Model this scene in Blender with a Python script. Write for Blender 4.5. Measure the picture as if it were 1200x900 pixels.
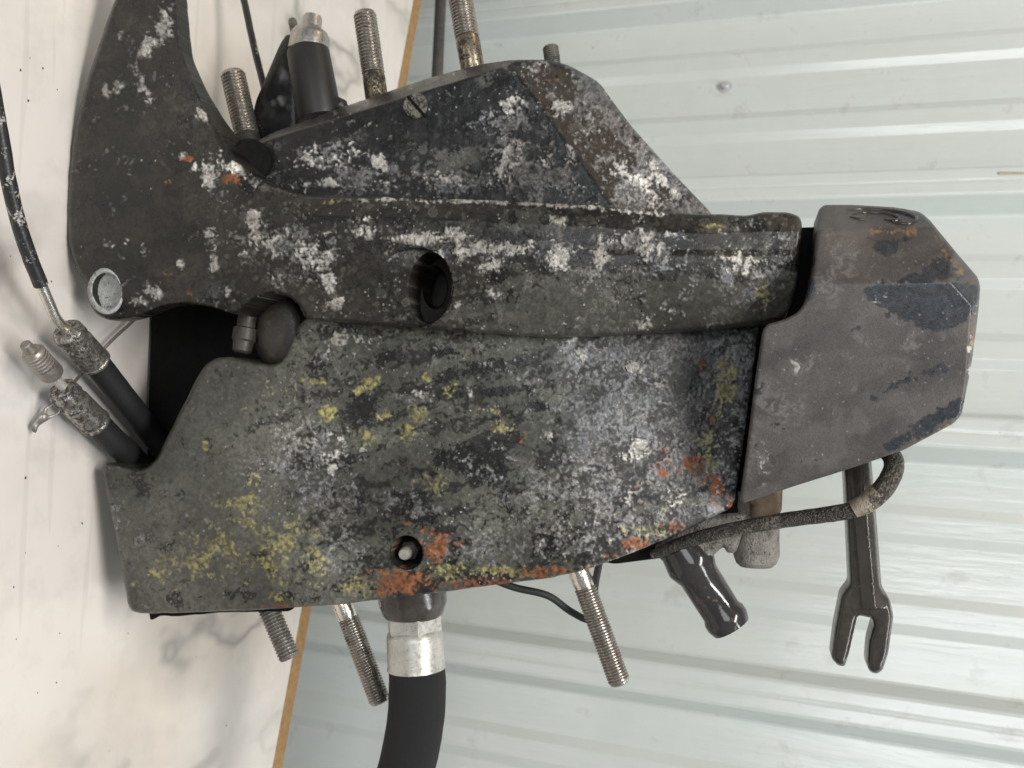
import bpy, math, random
import numpy as np
from mathutils import Vector, Matrix, geometry, kdtree

# ------------------------------------------------------------------ scene / camera / light
sc = bpy.context.scene
for o in list(bpy.data.objects):
    bpy.data.objects.remove(o)
col = sc.collection
random.seed(4); rng = np.random.default_rng(7)

F = 1100.0                      # focal length in pixels of the 1200 px wide frame
PITCH, ROLL = math.radians(20.0), math.radians(2.5)
CAM = np.array([0.0, 0.0, 0.50])
_d = np.array([0, math.cos(PITCH), -math.sin(PITCH)])
_up = np.array([0, math.sin(PITCH), math.cos(PITCH)])
_x = np.array([1.0, 0, 0])
_r = math.cos(ROLL)*_up - math.sin(ROLL)*_x          # picture right (the phone was held sideways)
_dn = math.sin(ROLL)*_up + math.cos(ROLL)*_x         # picture down

cd = bpy.data.cameras.new('camera'); cam = bpy.data.objects.new('camera', cd); col.objects.link(cam)
cd.sensor_width = 36; cd.lens = 36*F/1200; cd.clip_start = 0.02; cd.clip_end = 50
m = Matrix.Identity(4)
for i in range(3):
    m[i][0] = _r[i]; m[i][1] = -_dn[i]; m[i][2] = -_d[i]; m[i][3] = CAM[i]
cam.matrix_world = m
cd.dof.use_dof = True; cd.dof.focus_distance = 0.515; cd.dof.aperture_fstop = 15
sc.camera = cam

w = bpy.data.worlds.new('World'); sc.world = w; w.use_nodes = True
bg = w.node_tree.nodes['Background']; bg.inputs[0].default_value = (0.84, 0.89, 0.90, 1); bg.inputs[1].default_value = 0.20

def area(name, loc, target, size, power, color):
    l = bpy.data.lights.new(name, 'AREA'); l.shape = 'RECTANGLE'; l.size, l.size_y = size; l.energy = power; l.color = color
    o = bpy.data.objects.new(name, l); col.objects.link(o); o.location = loc
    o.rotation_euler = (Vector(target)-Vector(loc)).to_track_quat('-Z', 'Y').to_euler()
    return o
area('ceiling_light', (-0.35, -0.40, 2.15), (0, 0.6, 0.2), (1.3, 0.30), 35, (1.0, 0.97, 0.92))
area('ceiling_light', (0.75, 0.15, 2.2), (0.1, 0.7, 0.2), (1.3, 0.25), 15, (0.97, 0.98, 1.0))
area('open_door_light', (-0.52, -2.0, 0.95), (-0.45, 0.7, 0.75), (1.0, 1.2), 17, (0.92, 0.96, 1.0))
area('warm_lamp', (-1.15, 0.62, 1.05), (0, 0.5, 0.3), (0.30, 0.30), 1.3, (1.0, 0.72, 0.48))

sc.view_settings.view_transform = 'Standard'; sc.view_settings.look = 'None'
sc.view_settings.exposure = 0.12; sc.view_settings.gamma = 1.0; sc.view_settings.use_curve_mapping = False
sc.render.engine = 'CYCLES'; sc.cycles.max_bounces = 5; sc.cycles.diffuse_bounces = 3; sc.cycles.glossy_bounces = 3

# ------------------------------------------------------------------ picture geometry helpers
LEAN = math.radians(6)
NRM = np.array([0, -math.cos(LEAN), math.sin(LEAN)])     # the casting's front face looks this way
def ray(px, py):
    px = np.asarray(px, float); py = np.asarray(py, float)
    return _d + ((px-600)/F)[..., None]*_r + ((py-450)/F)[..., None]*_dn
_r0 = ray(86., 250.); B0 = CAM + _r0*(-CAM[2]/_r0[2])   # foot of the front face on the table
def W(px, py, h=0.0):
    """point at photo pixel on the casting plane, h millimetres in front of it"""
    R = ray(px, py); h = np.asarray(h, float)/1000.0
    t = (np.dot(B0-CAM, NRM) + h)/(R @ NRM)
    return CAM + R*t[..., None]
def TB(px, py, z=0.0):
    """point at photo pixel, z metres above the table"""
    R = ray(px, py); t = (z-CAM[2])/R[..., 2]
    return CAM + R*np.asarray(t)[..., None]
def mmpx(px, py, h=0.0):
    p = W(px, py, h); return float(np.dot(p-CAM, _d))/F      # metres per pixel there

# wall / table directions
E0, E1 = TB(495., 0.), TB(332., 900.)
EDIR = (E1-E0)/np.linalg.norm(E1-E0)                     # along the table's back edge, picture-down
EN = np.array([-EDIR[1], EDIR[0], 0.0]);
if EN[1] < 0: EN = -EN                                   # away from the camera, towards the wall
WALL_GAP = 0.215
WP = E0 + EN*WALL_GAP
def WL(px, py, out=0.0):
    R = ray(px, py); t = np.dot(WP - EN*out - CAM, EN)/(R @ EN)
    return CAM + R*np.asarray(t)[..., None]

# ------------------------------------------------------------------ numpy value noise
def _hash(i, j, k, s):
    n = (i*374761393 + j*668265263 + k*2147483647 + s*1274126177) & 0xffffffff
    n = ((n ^ (n >> 13))*1274126177) & 0xffffffff
    return ((n ^ (n >> 16)) & 0xffff)/65535.0
def vnoise(P, scale, seed=0, oct=3):
    P = np.asarray(P)*scale; out = np.zeros(len(P)); amp = 1; tot = 0
    for o in range(oct):
        an = .9*o+.37*seed+.5; ca, sa = math.cos(an), math.sin(an)
        Q = np.c_[P[:, 0]*ca+P[:, 1]*sa, P[:, 1]*ca-P[:, 0]*sa, P[:, 2]]*(2**o) + 17.3*o; I = np.floor(Q).astype(np.int64); f = Q-I; f = f*f*(3-2*f)
        v = 0
        for a in (0, 1):
            for b in (0, 1):
                for c in (0, 1):
                    wgt = (f[:, 0] if a else 1-f[:, 0])*(f[:, 1] if b else 1-f[:, 1])*(f[:, 2] if c else 1-f[:, 2])
                    v = v + wgt*_hash(I[:, 0]+a, I[:, 1]+b, I[:, 2]+c, seed+o)
        out += amp*v; tot += amp; amp *= 0.5
    return out/tot

def N2(P, size, seed=0, oct=4, ang=0.0, asp=1.0, gain=.5):
    """normalised 0..1 fractal noise over photo-scale coordinates; size = feature size"""
    c, q = math.cos(ang), math.sin(ang); x = P[:, 0]*c+P[:, 1]*q; y = -P[:, 0]*q+P[:, 1]*c
    n = vnoise(np.c_[x/(size*asp), y/size, np.full(len(P), seed*3.7)], 1.0, seed, oct)
    return np.clip((n-.5)/.46+.5, 0, 1)
def worley(P, cell, seed=0):
    """distance to nearest jittered point (in cells), that point's two random values"""
    Q = P/cell; I = np.floor(Q).astype(np.int64); best = np.full(len(P), 9.0); r1 = np.zeros(len(P)); r2 = np.zeros(len(P))
    for a in (-1, 0, 1):
        for b in (-1, 0, 1):
            ci, cj = I[:, 0]+a, I[:, 1]+b; z = np.zeros_like(ci)
            fx = ci+_hash(ci, cj, z, seed+11); fy = cj+_hash(ci, cj, z, seed+12)
            d = np.hypot(Q[:, 0]-fx, Q[:, 1]-fy); k = d < best; best[k] = d[k]
            r1[k] = _hash(ci, cj, z, seed+13)[k]; r2[k] = _hash(ci, cj, z, seed+14)[k]
    return best, r1, r2
def mx(c, f, k):
    return c*(1-f)[:, None]+np.asarray(k)*f[:, None]
def lerp(f, a, b): return np.asarray(a)[None, :]*(1-f)[:, None]+np.asarray(b)[None, :]*f[:, None]
def cov(n, d, sharp):
    n = np.clip((n-.5)*1.45+.5, 0, 1)
    return np.clip((n+d-1)*sharp, 0, 1)

def paint_corroded(P, at, base, base2, olive, speck, disc_amt=None):
    """flaked paint, primer, bare metal and oxide crust as they lie on the casting"""
    wx, wy = N2(P, 10, 1, 4)-.5, N2(P, 10, 2, 4)-.5; Pw = P+np.c_[wx, wy]*11
    f2, f3, f5, f8 = N2(P, 1.7, 3, 1), N2(P, 2.8, 13, 2), N2(Pw, 4.5, 4, 3), N2(Pw, 9, 5, 4); m20, b60 = N2(Pw, 20, 6, 5), N2(P, 70, 7, 3)
    st = N2(Pw, 9, 8, 5, -.22, 4.5)
    c = lerp(.4*f8+.3*f5+.3*b60, base, base2); c = c*(.62+.55*f3+.25*f2)[:, None]; rough = .24+.16*f8; hgt = .03*f5+.03*f3
    # primer under flaked top coat
    mo = cov(.52*st+.22*m20+.16*f5+.10*f3, at['olv'], 16); oc = lerp(.45*b60+.25*f8+.15*f3+.15*m20, np.array(olive)*.52, np.array(olive)*1.08)
    c = c*(1-mo)[:, None]+(oc*(.86+.28*f3)[:, None])*mo[:, None]; rough = rough*(1-mo)+.34*mo; hgt -= .10*mo
    grime = cov(.5*m20+.25*f5+.25*f3, np.full(len(P), .36), 3); c = mx(c, grime*.55, np.array(base)*1.3)
    da = 1.0 if disc_amt is None else disc_amt(P[:, 0], P[:, 1])
    for cell, sd, pres in ((19, 31, .34), (10, 35, .30), (6.5, 37, .25)):
        d, a, b = worley(P, cell, sd); d = d*cell; rad = (.12+.15*b)*cell; on = (a < pres)*np.clip(b60*2.4-.6, 0, 1)*da
        disc = np.clip((rad-d)/1.0, 0, 1)*on; ring = np.clip(1-np.abs(d-rad)/.9, 0, 1)*on
        c = mx(c, disc*.5*(b > .5), np.array(olive)*1.2); c = mx(c, ring*.45, (.22, .215, .195)); hgt += .10*disc
    mb = cov(.55*m20+.25*f5+.20*f3, at['blk'], 13); c = mx(c, mb, (0, 0, 0))+lerp(.5*f8+.5*f3, np.array(base)*.7, np.array(base)*1.9)*mb[:, None]; rough = rough*(1-mb)+.26*mb; hgt += .06*mb
    # bare oxidised metal
    d4, a4, b4 = worley(Pw, 5.0, 41); d9, a9, b9 = worley(Pw, 9, 43); d3, a3, b3 = worley(Pw, 2.7, 47)
    ng = .34*m20+.22*f8+.24*f5+.20*f3; mg = cov(ng, at['gry'], 5)
    tone = np.clip(.28*a4+.22*a9+.24*a3+.30*f5+.30*f3-.20, 0, 1); gc = lerp(tone**1.15, (.042, .042, .044), (.235, .234, .242))
    brown = np.clip(N2(P, 60, 27, 3)*1.6-.35, 0, 1); gc = gc*(1-.75*brown[:, None])+lerp(tone**1.1, (.044, .039, .033), (.215, .195, .172))*(.75*brown)[:, None]
    rim = np.clip(1-np.abs(d4-.42)/.12, 0, 1)*(b4 > .6); gc = mx(gc, rim*.4, (.32, .315, .305)); gc = gc*(1-.6*np.clip(d4-.5, 0, .3)/.3)[:, None]
    c = c*(1-mg)[:, None]+gc*mg[:, None]; rough = rough*(1-mg)+.46*mg; hgt += mg*(.05+.34*tone)
    # yellow and orange primer, granular
    grain = .55+.9*(f3-.35)
    my = np.clip(cov(.36*m20+.22*f8+.22*f5+.20*f3, at['yel'], 4)*np.clip(grain+.35, 0, 1), 0, 1)*.95
    yb = N2(P, 80, 22, 2)[:, None]; yt = np.clip(.5*f5+.5*f3, 0, 1); yc = lerp(yt, (.085, .073, .033), (.27, .24, .12))*(1-yb)+lerp(yt, (.10, .088, .028), (.34, .31, .105))*yb
    holes = (a4 > .72)*np.clip((.45-d4)*6, 0, 1); my = my*(1-.8*holes); c = c*(1-my)[:, None]+yc*my[:, None]; hgt += .22*my*(.4+f3)
    mr = cov(.36*N2(Pw, 14, 23, 4)+.24*f8+.22*f5+.18*f3, at['org'], 4.5)*(1-.6*holes); rc = lerp(.5*f5+.5*f3, (.075, .028, .013), (.28, .10, .036)); c = c*(1-mr)[:, None]+rc*mr[:, None]; rough = np.maximum(rough, .62*np.maximum(mr, my)); hgt += .18*mr*(.4+f3)
    # cauliflower crust
    nw = .46*N2(Pw, 19, 24, 4)+.26*N2(Pw, 7, 25, 3)+.14*a4+.14*f3; mw = cov(nw, at['wht']*.95, 5.0)
    dome = np.sqrt(np.clip(1-(d4*1.35)**2, 0, 1)); dm3 = np.sqrt(np.clip(1-(d3*1.3)**2, 0, 1))
    wt = np.clip(.34*dome+.26*dm3+.26*a4+.26*a3+.25*f3-.30, 0, 1); wc = lerp(wt**1.1, (.055, .052, .047), (.45, .43, .40)); wc = mx(wc, np.clip(b60-.4, 0, 1)*.5, (.26, .215, .165))
    c = c*(1-mw)[:, None]+wc*mw[:, None]; rough = rough*(1-mw)+.78*mw; hgt += mw*(.30+.60*dome+.34*dm3)
    # salt specks
    ds, as_, bs = worley(P, 6.5, 51); sp = np.clip((.5+.9*bs-ds*6.5)/.8, 0, 1)*(as_ < .34*np.clip(N2(P, 40, 26, 4)*2.4-1.0, 0, 1)*speck*2*da)
    c = mx(c, sp*.75, (.38, .365, .34)); hgt += .25*sp
    dp, ap, bp = worley(P, 12, 55); pit = np.clip((.7+1.3*bp-dp*12)/1.2, 0, 1)*(ap < .18); c = c*(1-.75*pit)[:, None]; hgt -= .55*pit
    c = c*(.70+.55*N2(P, 120, 77, 3))[:, None]
    lum = np.maximum(c.mean(1, keepdims=True), 1e-4); c = c*(lum/.115)**.42
    return c, rough, hgt

def paint_cap(P, at, *_):
    wx, wy = N2(P, 22, 61, 4)-.5, N2(P, 22, 62, 4)-.5; Pw = P+np.c_[wx, wy]*20
    f2, f4, f8, m20 = N2(P, 2.2, 63, 2), N2(Pw, 4.5, 64, 3), N2(Pw, 9, 65, 4), N2(Pw, 22, 66, 5); sm = N2(Pw, 17, 67, 4, -.38, 4.2)
    c = lerp(.62*sm+.2*m20+.18*f2, (.028, .0235, .0195), (.105, .088, .073)); rough = .24+.16*sm; hgt = .02*f2
    mg = cov(.25*f4+.3*f2+.45*m20, at['gry'], 2.4)*.5; c = mx(c, mg, (.165, .152, .142)); rough = rough*(1-mg)+.6*mg
    mb = cov(.22*m20+.40*N2(P, 8, 68, 5)+.38*sm, at['blk'], 11); bc = lerp(.5*f8+.5*f2, (.012, .0135, .017), (.060, .065, .075)); c = c*(1-mb)[:, None]+bc*mb[:, None]; rough = rough*(1-mb)+.24*mb; hgt -= .05*mb
    edge = np.clip(1-np.abs(mb-.5)/.5, 0, 1); c = c*(1-.6*edge)[:, None]
    d4, a4, b4 = worley(Pw, 3.5, 71); mw = cov(.5*N2(Pw, 7, 69, 4)+.5*a4, at['wht'], 5)*.7; c = c*(1-mw)[:, None]+lerp(a4, (.12, .11, .10), (.36, .335, .30))*mw[:, None]; hgt += .25*mw*(1-d4)
    mo = cov(.4*f8+.3*f4+.3*f2, at['org'], 4); c = mx(c, mo*.85, (.30, .175, .075)); hgt += .15*mo  # warm edge glints put into the colour
    ds, as_, bs = worley(P, 8, 75); sp = np.clip((.4+.7*bs-ds*8)/.8, 0, 1)*(as_ < .30*N2(P, 50, 76, 3)); c = mx(c, sp*.6, (.32, .30, .27)); hgt += .15*sp
    return c, rough, hgt

def paint_cap(P, at, *_):
    wx, wy = N2(P, 22, 61, 3)-.5, N2(P, 22, 62, 3)-.5; Pw = P+np.c_[wx, wy]*22
    f2, f4, f8, m20 = N2(P, 2.2, 63, 2), N2(Pw, 4.5, 64, 3), N2(Pw, 9, 65, 4), N2(Pw, 22, 66, 5); sm = N2(Pw, 26, 67, 4, -.42, 2.6)
    c = lerp(.65*sm+.2*m20+.15*f2, (.052, .046, .044), (.118, .105, .100)); rough = .40+.12*sm; hgt = .03*f2
    mg = cov(.5*f4+.5*m20, at['gry'], 2.6)*.65; c = mx(c, mg, (.17, .16, .155)); rough = rough*(1-mg)+.66*mg
    mb = cov(.30*m20+.35*N2(P, 7, 68, 4)+.35*sm, at['blk'], 9); bc = lerp(.6*f8+.4*f2, (.014, .016, .020), (.055, .060, .070)); c = c*(1-mb)[:, None]+bc*mb[:, None]; rough = rough*(1-mb)+.27*mb; hgt -= .05*mb
    edge = np.clip(1-np.abs(mb-.5)/.5, 0, 1); c = c*(1-.5*edge)[:, None]
    d4, a4, b4 = worley(Pw, 4.5, 71); mw = cov(.5*N2(Pw, 7, 69, 4)+.5*a4, at['wht'], 5); c = c*(1-mw)[:, None]+lerp(a4, (.16, .15, .14), (.5, .47, .42))*mw[:, None]; hgt += .3*mw*(1-d4)
    mo = cov(.5*f8+.5*f4, at['org'], 4); c = mx(c, mo*.8, (.27, .15, .065))  # org on the cap: warm edge reflections painted as colour
    ds, as_, bs = worley(P, 9, 75); sp = np.clip((.6+.8*bs-ds*9)/.9, 0, 1)*(as_ < .35*N2(P, 50, 76, 3)); c = mx(c, sp*.7, (.36, .34, .31)); hgt += .15*sp
    return c, rough, hgt

PAINT = {}; M = {}
smooth01 = lambda x, a, b: (lambda t: t*t*(3-2*t))(np.clip((x-a)/(b-a), 0, 1))
# ------------------------------------------------------------------ mesh helpers
def link(name, me, mat, parent=None):
    o = bpy.data.objects.new(name, me); col.objects.link(o)
    if mat is not None: me.materials.append(mat)
    if parent is not None: o.parent = parent
    return o
def mesh(name, V, Fc, smooth=40):
    me = bpy.data.meshes.new(name); me.from_pydata([tuple(v) for v in V], [], [tuple(int(i) for i in f) for f in Fc])
    me.update()
    if smooth:
        me.shade_smooth(); me.set_sharp_from_angle(angle=math.radians(smooth))
    return me
def tag(o, label=None, cat=None, group=None, kind=None):
    if label: o['label'] = label
    if cat: o['category'] = cat
    if group: o['group'] = group
    if kind: o['kind'] = kind
    return o
def empty(name, loc):
    o = bpy.data.objects.new(name, None); o.empty_display_size = 0.05; col.objects.link(o); o.location = tuple(loc); return o
ROOT = None
def part(name, me, mat, parent):
    o = link(name, me, mat, parent)
    return o

def fillet(pts, r=6, n=4):
    pts = [np.array(p[:2], float) for p in pts]; out = []
    N = len(pts)
    for i in range(N):
        p, a, b = pts[i], pts[i-1], pts[(i+1) % N]
        la, lb = np.linalg.norm(a-p), np.linalg.norm(b-p); c = min(r, .42*la, .42*lb)
        s = p+(a-p)/la*c; e = p+(b-p)/lb*c
        for k in range(n+1):
            t = k/n; out.append((1-t)**2*s+2*t*(1-t)*p+t*t*e)
    return np.array(out)
def resample(loop, step):
    out = []
    N = len(loop)
    for i in range(N):
        a, b = loop[i], loop[(i+1) % N]; L = np.linalg.norm(b-a)
        k = max(1, int(round(L/step)))
        for j in range(k): out.append(a+(b-a)*j/k)
    out2 = [out[0]]
    for p in out[1:]:
        if np.linalg.norm(p-out2[-1]) > step*0.35: out2.append(p)
    return np.array(out2)
def inside(P, loop):
    x, y = P[:, 0], P[:, 1]; c = np.zeros(len(P), bool); N = len(loop)
    for i in range(N):
        x0, y0 = loop[i-1]; x1, y1 = loop[i]
        if y0 == y1: continue
        k = ((y0 > y) != (y1 > y)) & (x < (x1-x0)*(y-y0)/(y1-y0)+x0); c ^= k
    return c
def dist(P, loop):
    Q = resample(np.asarray(loop), .6); kd = kdtree.KDTree(len(Q))
    for i, q in enumerate(Q): kd.insert((q[0], q[1], 0), i)
    kd.balance()
    return np.array([kd.find((x, y, 0))[2] for x, y in P.tolist()])
def ell(cx, cy, rx, ry, n=28, ang=0):
    t = np.linspace(0, 2*math.pi, n, endpoint=False); c, s = math.cos(ang), math.sin(ang)
    x, y = rx*np.cos(t), ry*np.sin(t)
    return np.stack([cx+x*c-y*s, cy+x*s+y*c], 1)

LAYERS = ('wht', 'gry', 'yel', 'org', 'olv', 'blk')
def casting(name, mat, parent, outline, hfun, thick, grid=5, rnd=6, rdepth=None, holes=(), blobs=(), base=None,
            fil=6, rough=0.0, rscale=120, smooth=50, wobble=0.0, sub_div=0, relief=.8):
    """a cast piece: outline in photo pixels, front relief hfun(x,y) in mm, real thickness behind"""
    loop = resample(fillet(outline, fil), grid*0.9)
    if wobble:
        q = np.c_[loop/40.0, np.zeros(len(loop))]
        loop = loop + wobble*np.c_[vnoise(q, 2.2, 5)-.5, vnoise(q, 2.2, 9)-.5]*2
    hl = [resample(np.array(h), grid*0.8) for h in holes]
    x0, y0 = loop.min(0); x1, y1 = loop.max(0)
    gx, gy = np.meshgrid(np.arange(x0, x1, grid), np.arange(y0, y1, grid))
    gx = gx + (np.arange(gx.shape[0]) % 2)[:, None]*grid*0.5
    G = np.c_[gx.ravel(), gy.ravel()]
    ok = inside(G, loop) & (dist(G, loop) > grid*0.5)
    for h in hl: ok &= ~inside(G, h) & (dist(G, h) > grid*0.5)
    G = G[ok]
    # extra rings near the rim so the rounding reads
    P2 = [loop] + hl + [G]; loops = [loop]+hl
    allp = np.concatenate(P2); edges = []; s = 0
    for L in loops:
        n = len(L); edges += [(s+i, s+(i+1) % n) for i in range(n)]; s += n
    res = geometry.delaunay_2d_cdt([Vector(p) for p in allp], edges, [], 0, 1e-5)
    Vp = np.array([tuple(v) for v in res[0]]); T = np.array(res[2])
    cen = Vp[T].mean(1); ok = inside(cen, loop)
    for h in hl: ok &= ~inside(cen, h)
    T = T[ok]
    used = np.unique(T); remap = -np.ones(len(Vp), int); remap[used] = np.arange(len(used)); Vp = Vp[used]; T = remap[T]
    dd = dist(Vp, loop)
    for _ in range(sub_div):                              # split every triangle in four
        E = np.sort(np.concatenate([T[:, [0, 1]], T[:, [1, 2]], T[:, [2, 0]]]), 1)
        U, inv = np.unique(E, axis=0, return_inverse=True); inv = np.asarray(inv).ravel(); nT = len(T)
        mid = Vp[U].mean(1); i0, i1, i2 = inv[:nT]+len(Vp), inv[nT:2*nT]+len(Vp), inv[2*nT:]+len(Vp); Vp = np.concatenate([Vp, mid]); dd = np.concatenate([dd, dd[U].mean(1)])
        T = np.concatenate([np.c_[T[:, 0], i0, i2], np.c_[i0, T[:, 1], i1], np.c_[i2, i1, T[:, 2]], np.c_[i0, i1, i2]])
    h = np.asarray(hfun(Vp[:, 0], Vp[:, 1]), float)*np.ones(len(Vp))
    if rnd:
        rd = rdepth if rdepth is not None else rnd*0.55
        u = np.clip(1-dd/rnd, 0, 1); h = h - rd*(1-np.sqrt(np.clip(1-u*u, 0, 1)))
    attrs = {}
    for L in LAYERS:
        a = (base or {}).get(L, 0.0); a = a(Vp[:, 0], Vp[:, 1])*np.ones(len(Vp)) if callable(a) else np.full(len(Vp), float(a))
        attrs[L] = a
    for b in blobs:
        if b[1] == 'poly':
            pl = np.array(b[2], float); sd = dist(Vp, pl)*np.where(inside(Vp, pl), 1, -1)
            attrs[b[0]] = np.maximum(attrs[b[0]], b[3]*np.clip(.5+sd/b[4], 0, 1)); continue
        L, bx, by, rx, ry, st = b[:6]; an = math.radians(b[6]) if len(b) > 6 else 0
        dx, dy = Vp[:, 0]-bx, Vp[:, 1]-by; c, s_ = math.cos(an), math.sin(an)
        q = np.sqrt(((dx*c+dy*s_)/rx)**2+((-dx*s_+dy*c)/ry)**2)
        t = np.clip((1.75-q)/1.5, 0, 1); attrs[L] = np.maximum(attrs[L], (st*.93+.02)*t)
    if mat.name in PAINT and mat.name.startswith('flaked'): attrs['gry'] = np.maximum(attrs['gry'], np.clip(attrs['wht']*.95-.06, 0, .70))
    P = W(Vp[:, 0], Vp[:, 1], h)
    colr = None
    if mat.name in PAINT:
        colr, rgh, hg = PAINT[mat.name](Vp, attrs)
        n1 = vnoise(P, rscale, 3, 3)-.5
        P = P + NRM*((n1*rough+hg*relief)*0.001)[:, None]
    elif rough:
        P = P + NRM*((vnoise(P, rscale, 3, 3)-.5)*rough*0.001)[:, None]
    # back: boundary copies pushed straight back
    tri = [tuple(t) for t in T]
    # orient towards the camera
    a, b, c = P[T[:, 0]], P[T[:, 1]], P[T[:, 2]]; nn = np.cross(b-a, c-a)
    tri = [(t[0], t[1], t[2]) if (nn[i]@NRM) > 0 else (t[0], t[2], t[1]) for i, t in enumerate(T)]
    cnt = {}
    for t in tri:
        for i in range(3):
            e = (t[i], t[(i+1) % 3]); cnt[e] = 1
    src = []; V = list(P)
    if callable(thick): thick = thick(Vp[:, 0], Vp[:, 1])
    be = [e for e in cnt if (e[1], e[0]) not in cnt]
    bv = sorted({i for e in be for i in e}); back = {}
    def push(mm_list, prev):
        cur = {}
        for i in bv:
            cur[i] = len(V); src.append(i); V.append(P[i]-NRM*mm_list*(thick[i] if hasattr(thick, '__len__') else thick)*0.001)
        f = []
        for (i, j) in be: f.append((prev[j], prev[i], cur[i], cur[j]))
        return cur, f
    prev = {i: i for i in bv}; faces = list(tri)
    for k in (.5, 1.0):
        prev, f = push(k, prev); faces += f
    # flat back cap
    bl = [tuple(Vp[i]) for i in bv]; idx = {i: n for n, i in enumerate(bv)}
    r2 = geometry.delaunay_2d_cdt([Vector(p) for p in bl], [(idx[i], idx[j]) for i, j in be], [], 0, 1e-5)
    if True:
        bp = np.array([tuple(v) for v in r2[0]]); BT = np.array(r2[2]); cen = bp[BT].mean(1); ok = inside(cen, loop)
        for hh in hl: ok &= ~inside(cen, hh)
        mp = {}
        bla = np.array(bl)
        for n_ in range(len(bp)): mp[n_] = prev[bv[int(np.argmin(((bla-bp[n_])**2).sum(1)))]]
        for t in BT[ok]:
            if len({mp[t[0]], mp[t[1]], mp[t[2]]}) == 3: faces.append((mp[t[0]], mp[t[1]], mp[t[2]]))
    me = mesh(name, V, faces, smooth)
    if colr is not None:
        idx_all = np.concatenate([np.arange(len(P)), np.array(src, int)])
        rgba = np.ones((len(V), 4), np.float32); rgba[:, :3] = colr[idx_all]
        me.attributes.new('paint', 'FLOAT_COLOR', 'POINT').data.foreach_set('color', rgba.ravel())
        me.attributes.new('gloss', 'FLOAT', 'POINT').data.foreach_set('value', rgh[idx_all].astype(np.float32))
    return part(name, me, mat, parent)

def crom(pts, k=6):
    pts = [np.array(p, float) for p in pts]
    if len(pts) < 3 or k <= 1: return pts
    out = []; ext = [2*pts[0]-pts[1]]+pts+[2*pts[-1]-pts[-2]]
    for i in range(1, len(ext)-2):
        p0, p1, p2, p3 = ext[i-1:i+3]
        for j in range(k):
            t = j/k; out.append(.5*((2*p1)+(-p0+p2)*t+(2*p0-5*p1+4*p2-p3)*t*t+(-p0+3*p1-3*p2+p3)*t**3))
    out.append(pts[-1]); return out
def sweep(name, mat, parent, pts, radii, seg=16, smooth=40, k=1, caps=True, noise=0.0, nscale=300, flat=1.0):
    """round bar / hose along 3D points; radii in metres"""
    pr = [np.append(p, r) for p, r in zip(pts, radii)]
    pr = crom(pr, k); P = np.array([p[:3] for p in pr]); R = np.array([p[3] for p in pr])
    tang = np.gradient(P, axis=0)
    # profile steps may share a position: take tangents from the whole run
    for i in range(len(P)):
        if np.linalg.norm(tang[i]) < 1e-9: tang[i] = P[-1]-P[0]
    tang /= np.linalg.norm(tang, axis=1)[:, None]
    a = np.cross(tang[0], [0.3, 0.5, 0.8]); a /= np.linalg.norm(a); V = []
    for i in range(len(P)):
        a = a - tang[i]*(a@tang[i]); a /= np.linalg.norm(a); b = np.cross(tang[i], a)
        for s in range(seg):
            t = 2*math.pi*s/seg; V.append(P[i]+R[i]*(a*math.cos(t)+b*math.sin(t)*flat))
    V = np.array(V)
    if noise:
        n = vnoise(V, nscale, 2, 3)-.5; cen = np.repeat(P, seg, 0); dirn = V-cen
        V = cen+dirn*(1+n*noise*2)[:, None]
    Fc = []
    for i in range(len(P)-1):
        for s in range(seg):
            Fc.append((i*seg+s, i*seg+(s+1) % seg, (i+1)*seg+(s+1) % seg, (i+1)*seg+s))
    V = list(V)
    if caps:
        Fc.append(tuple(range(seg-1, -1, -1))); Fc.append(tuple((len(P)-1)*seg+s for s in range(seg)))
    me = mesh(name, V, Fc, smooth)
    return part(name, me, mat, parent)
def lathe(name, mat, parent, p0, p1, prof, seg=20, smooth=35, noise=0, nscale=300):
    """prof: (t along p0->p1, radius in metres)"""
    p0, p1 = np.array(p0), np.array(p1)
    return sweep(name, mat, parent, [p0+(p1-p0)*t for t, r in prof], [r for t, r in prof], seg, smooth, 1, True, noise, nscale)
def hexbar(name, mat, parent, p0, p1, r, seg=6):
    return lathe(name, mat, parent, p0, p1, [(0, r*.93), (.12, r), (.88, r), (1, r*.93)], seg, 20)

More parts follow.
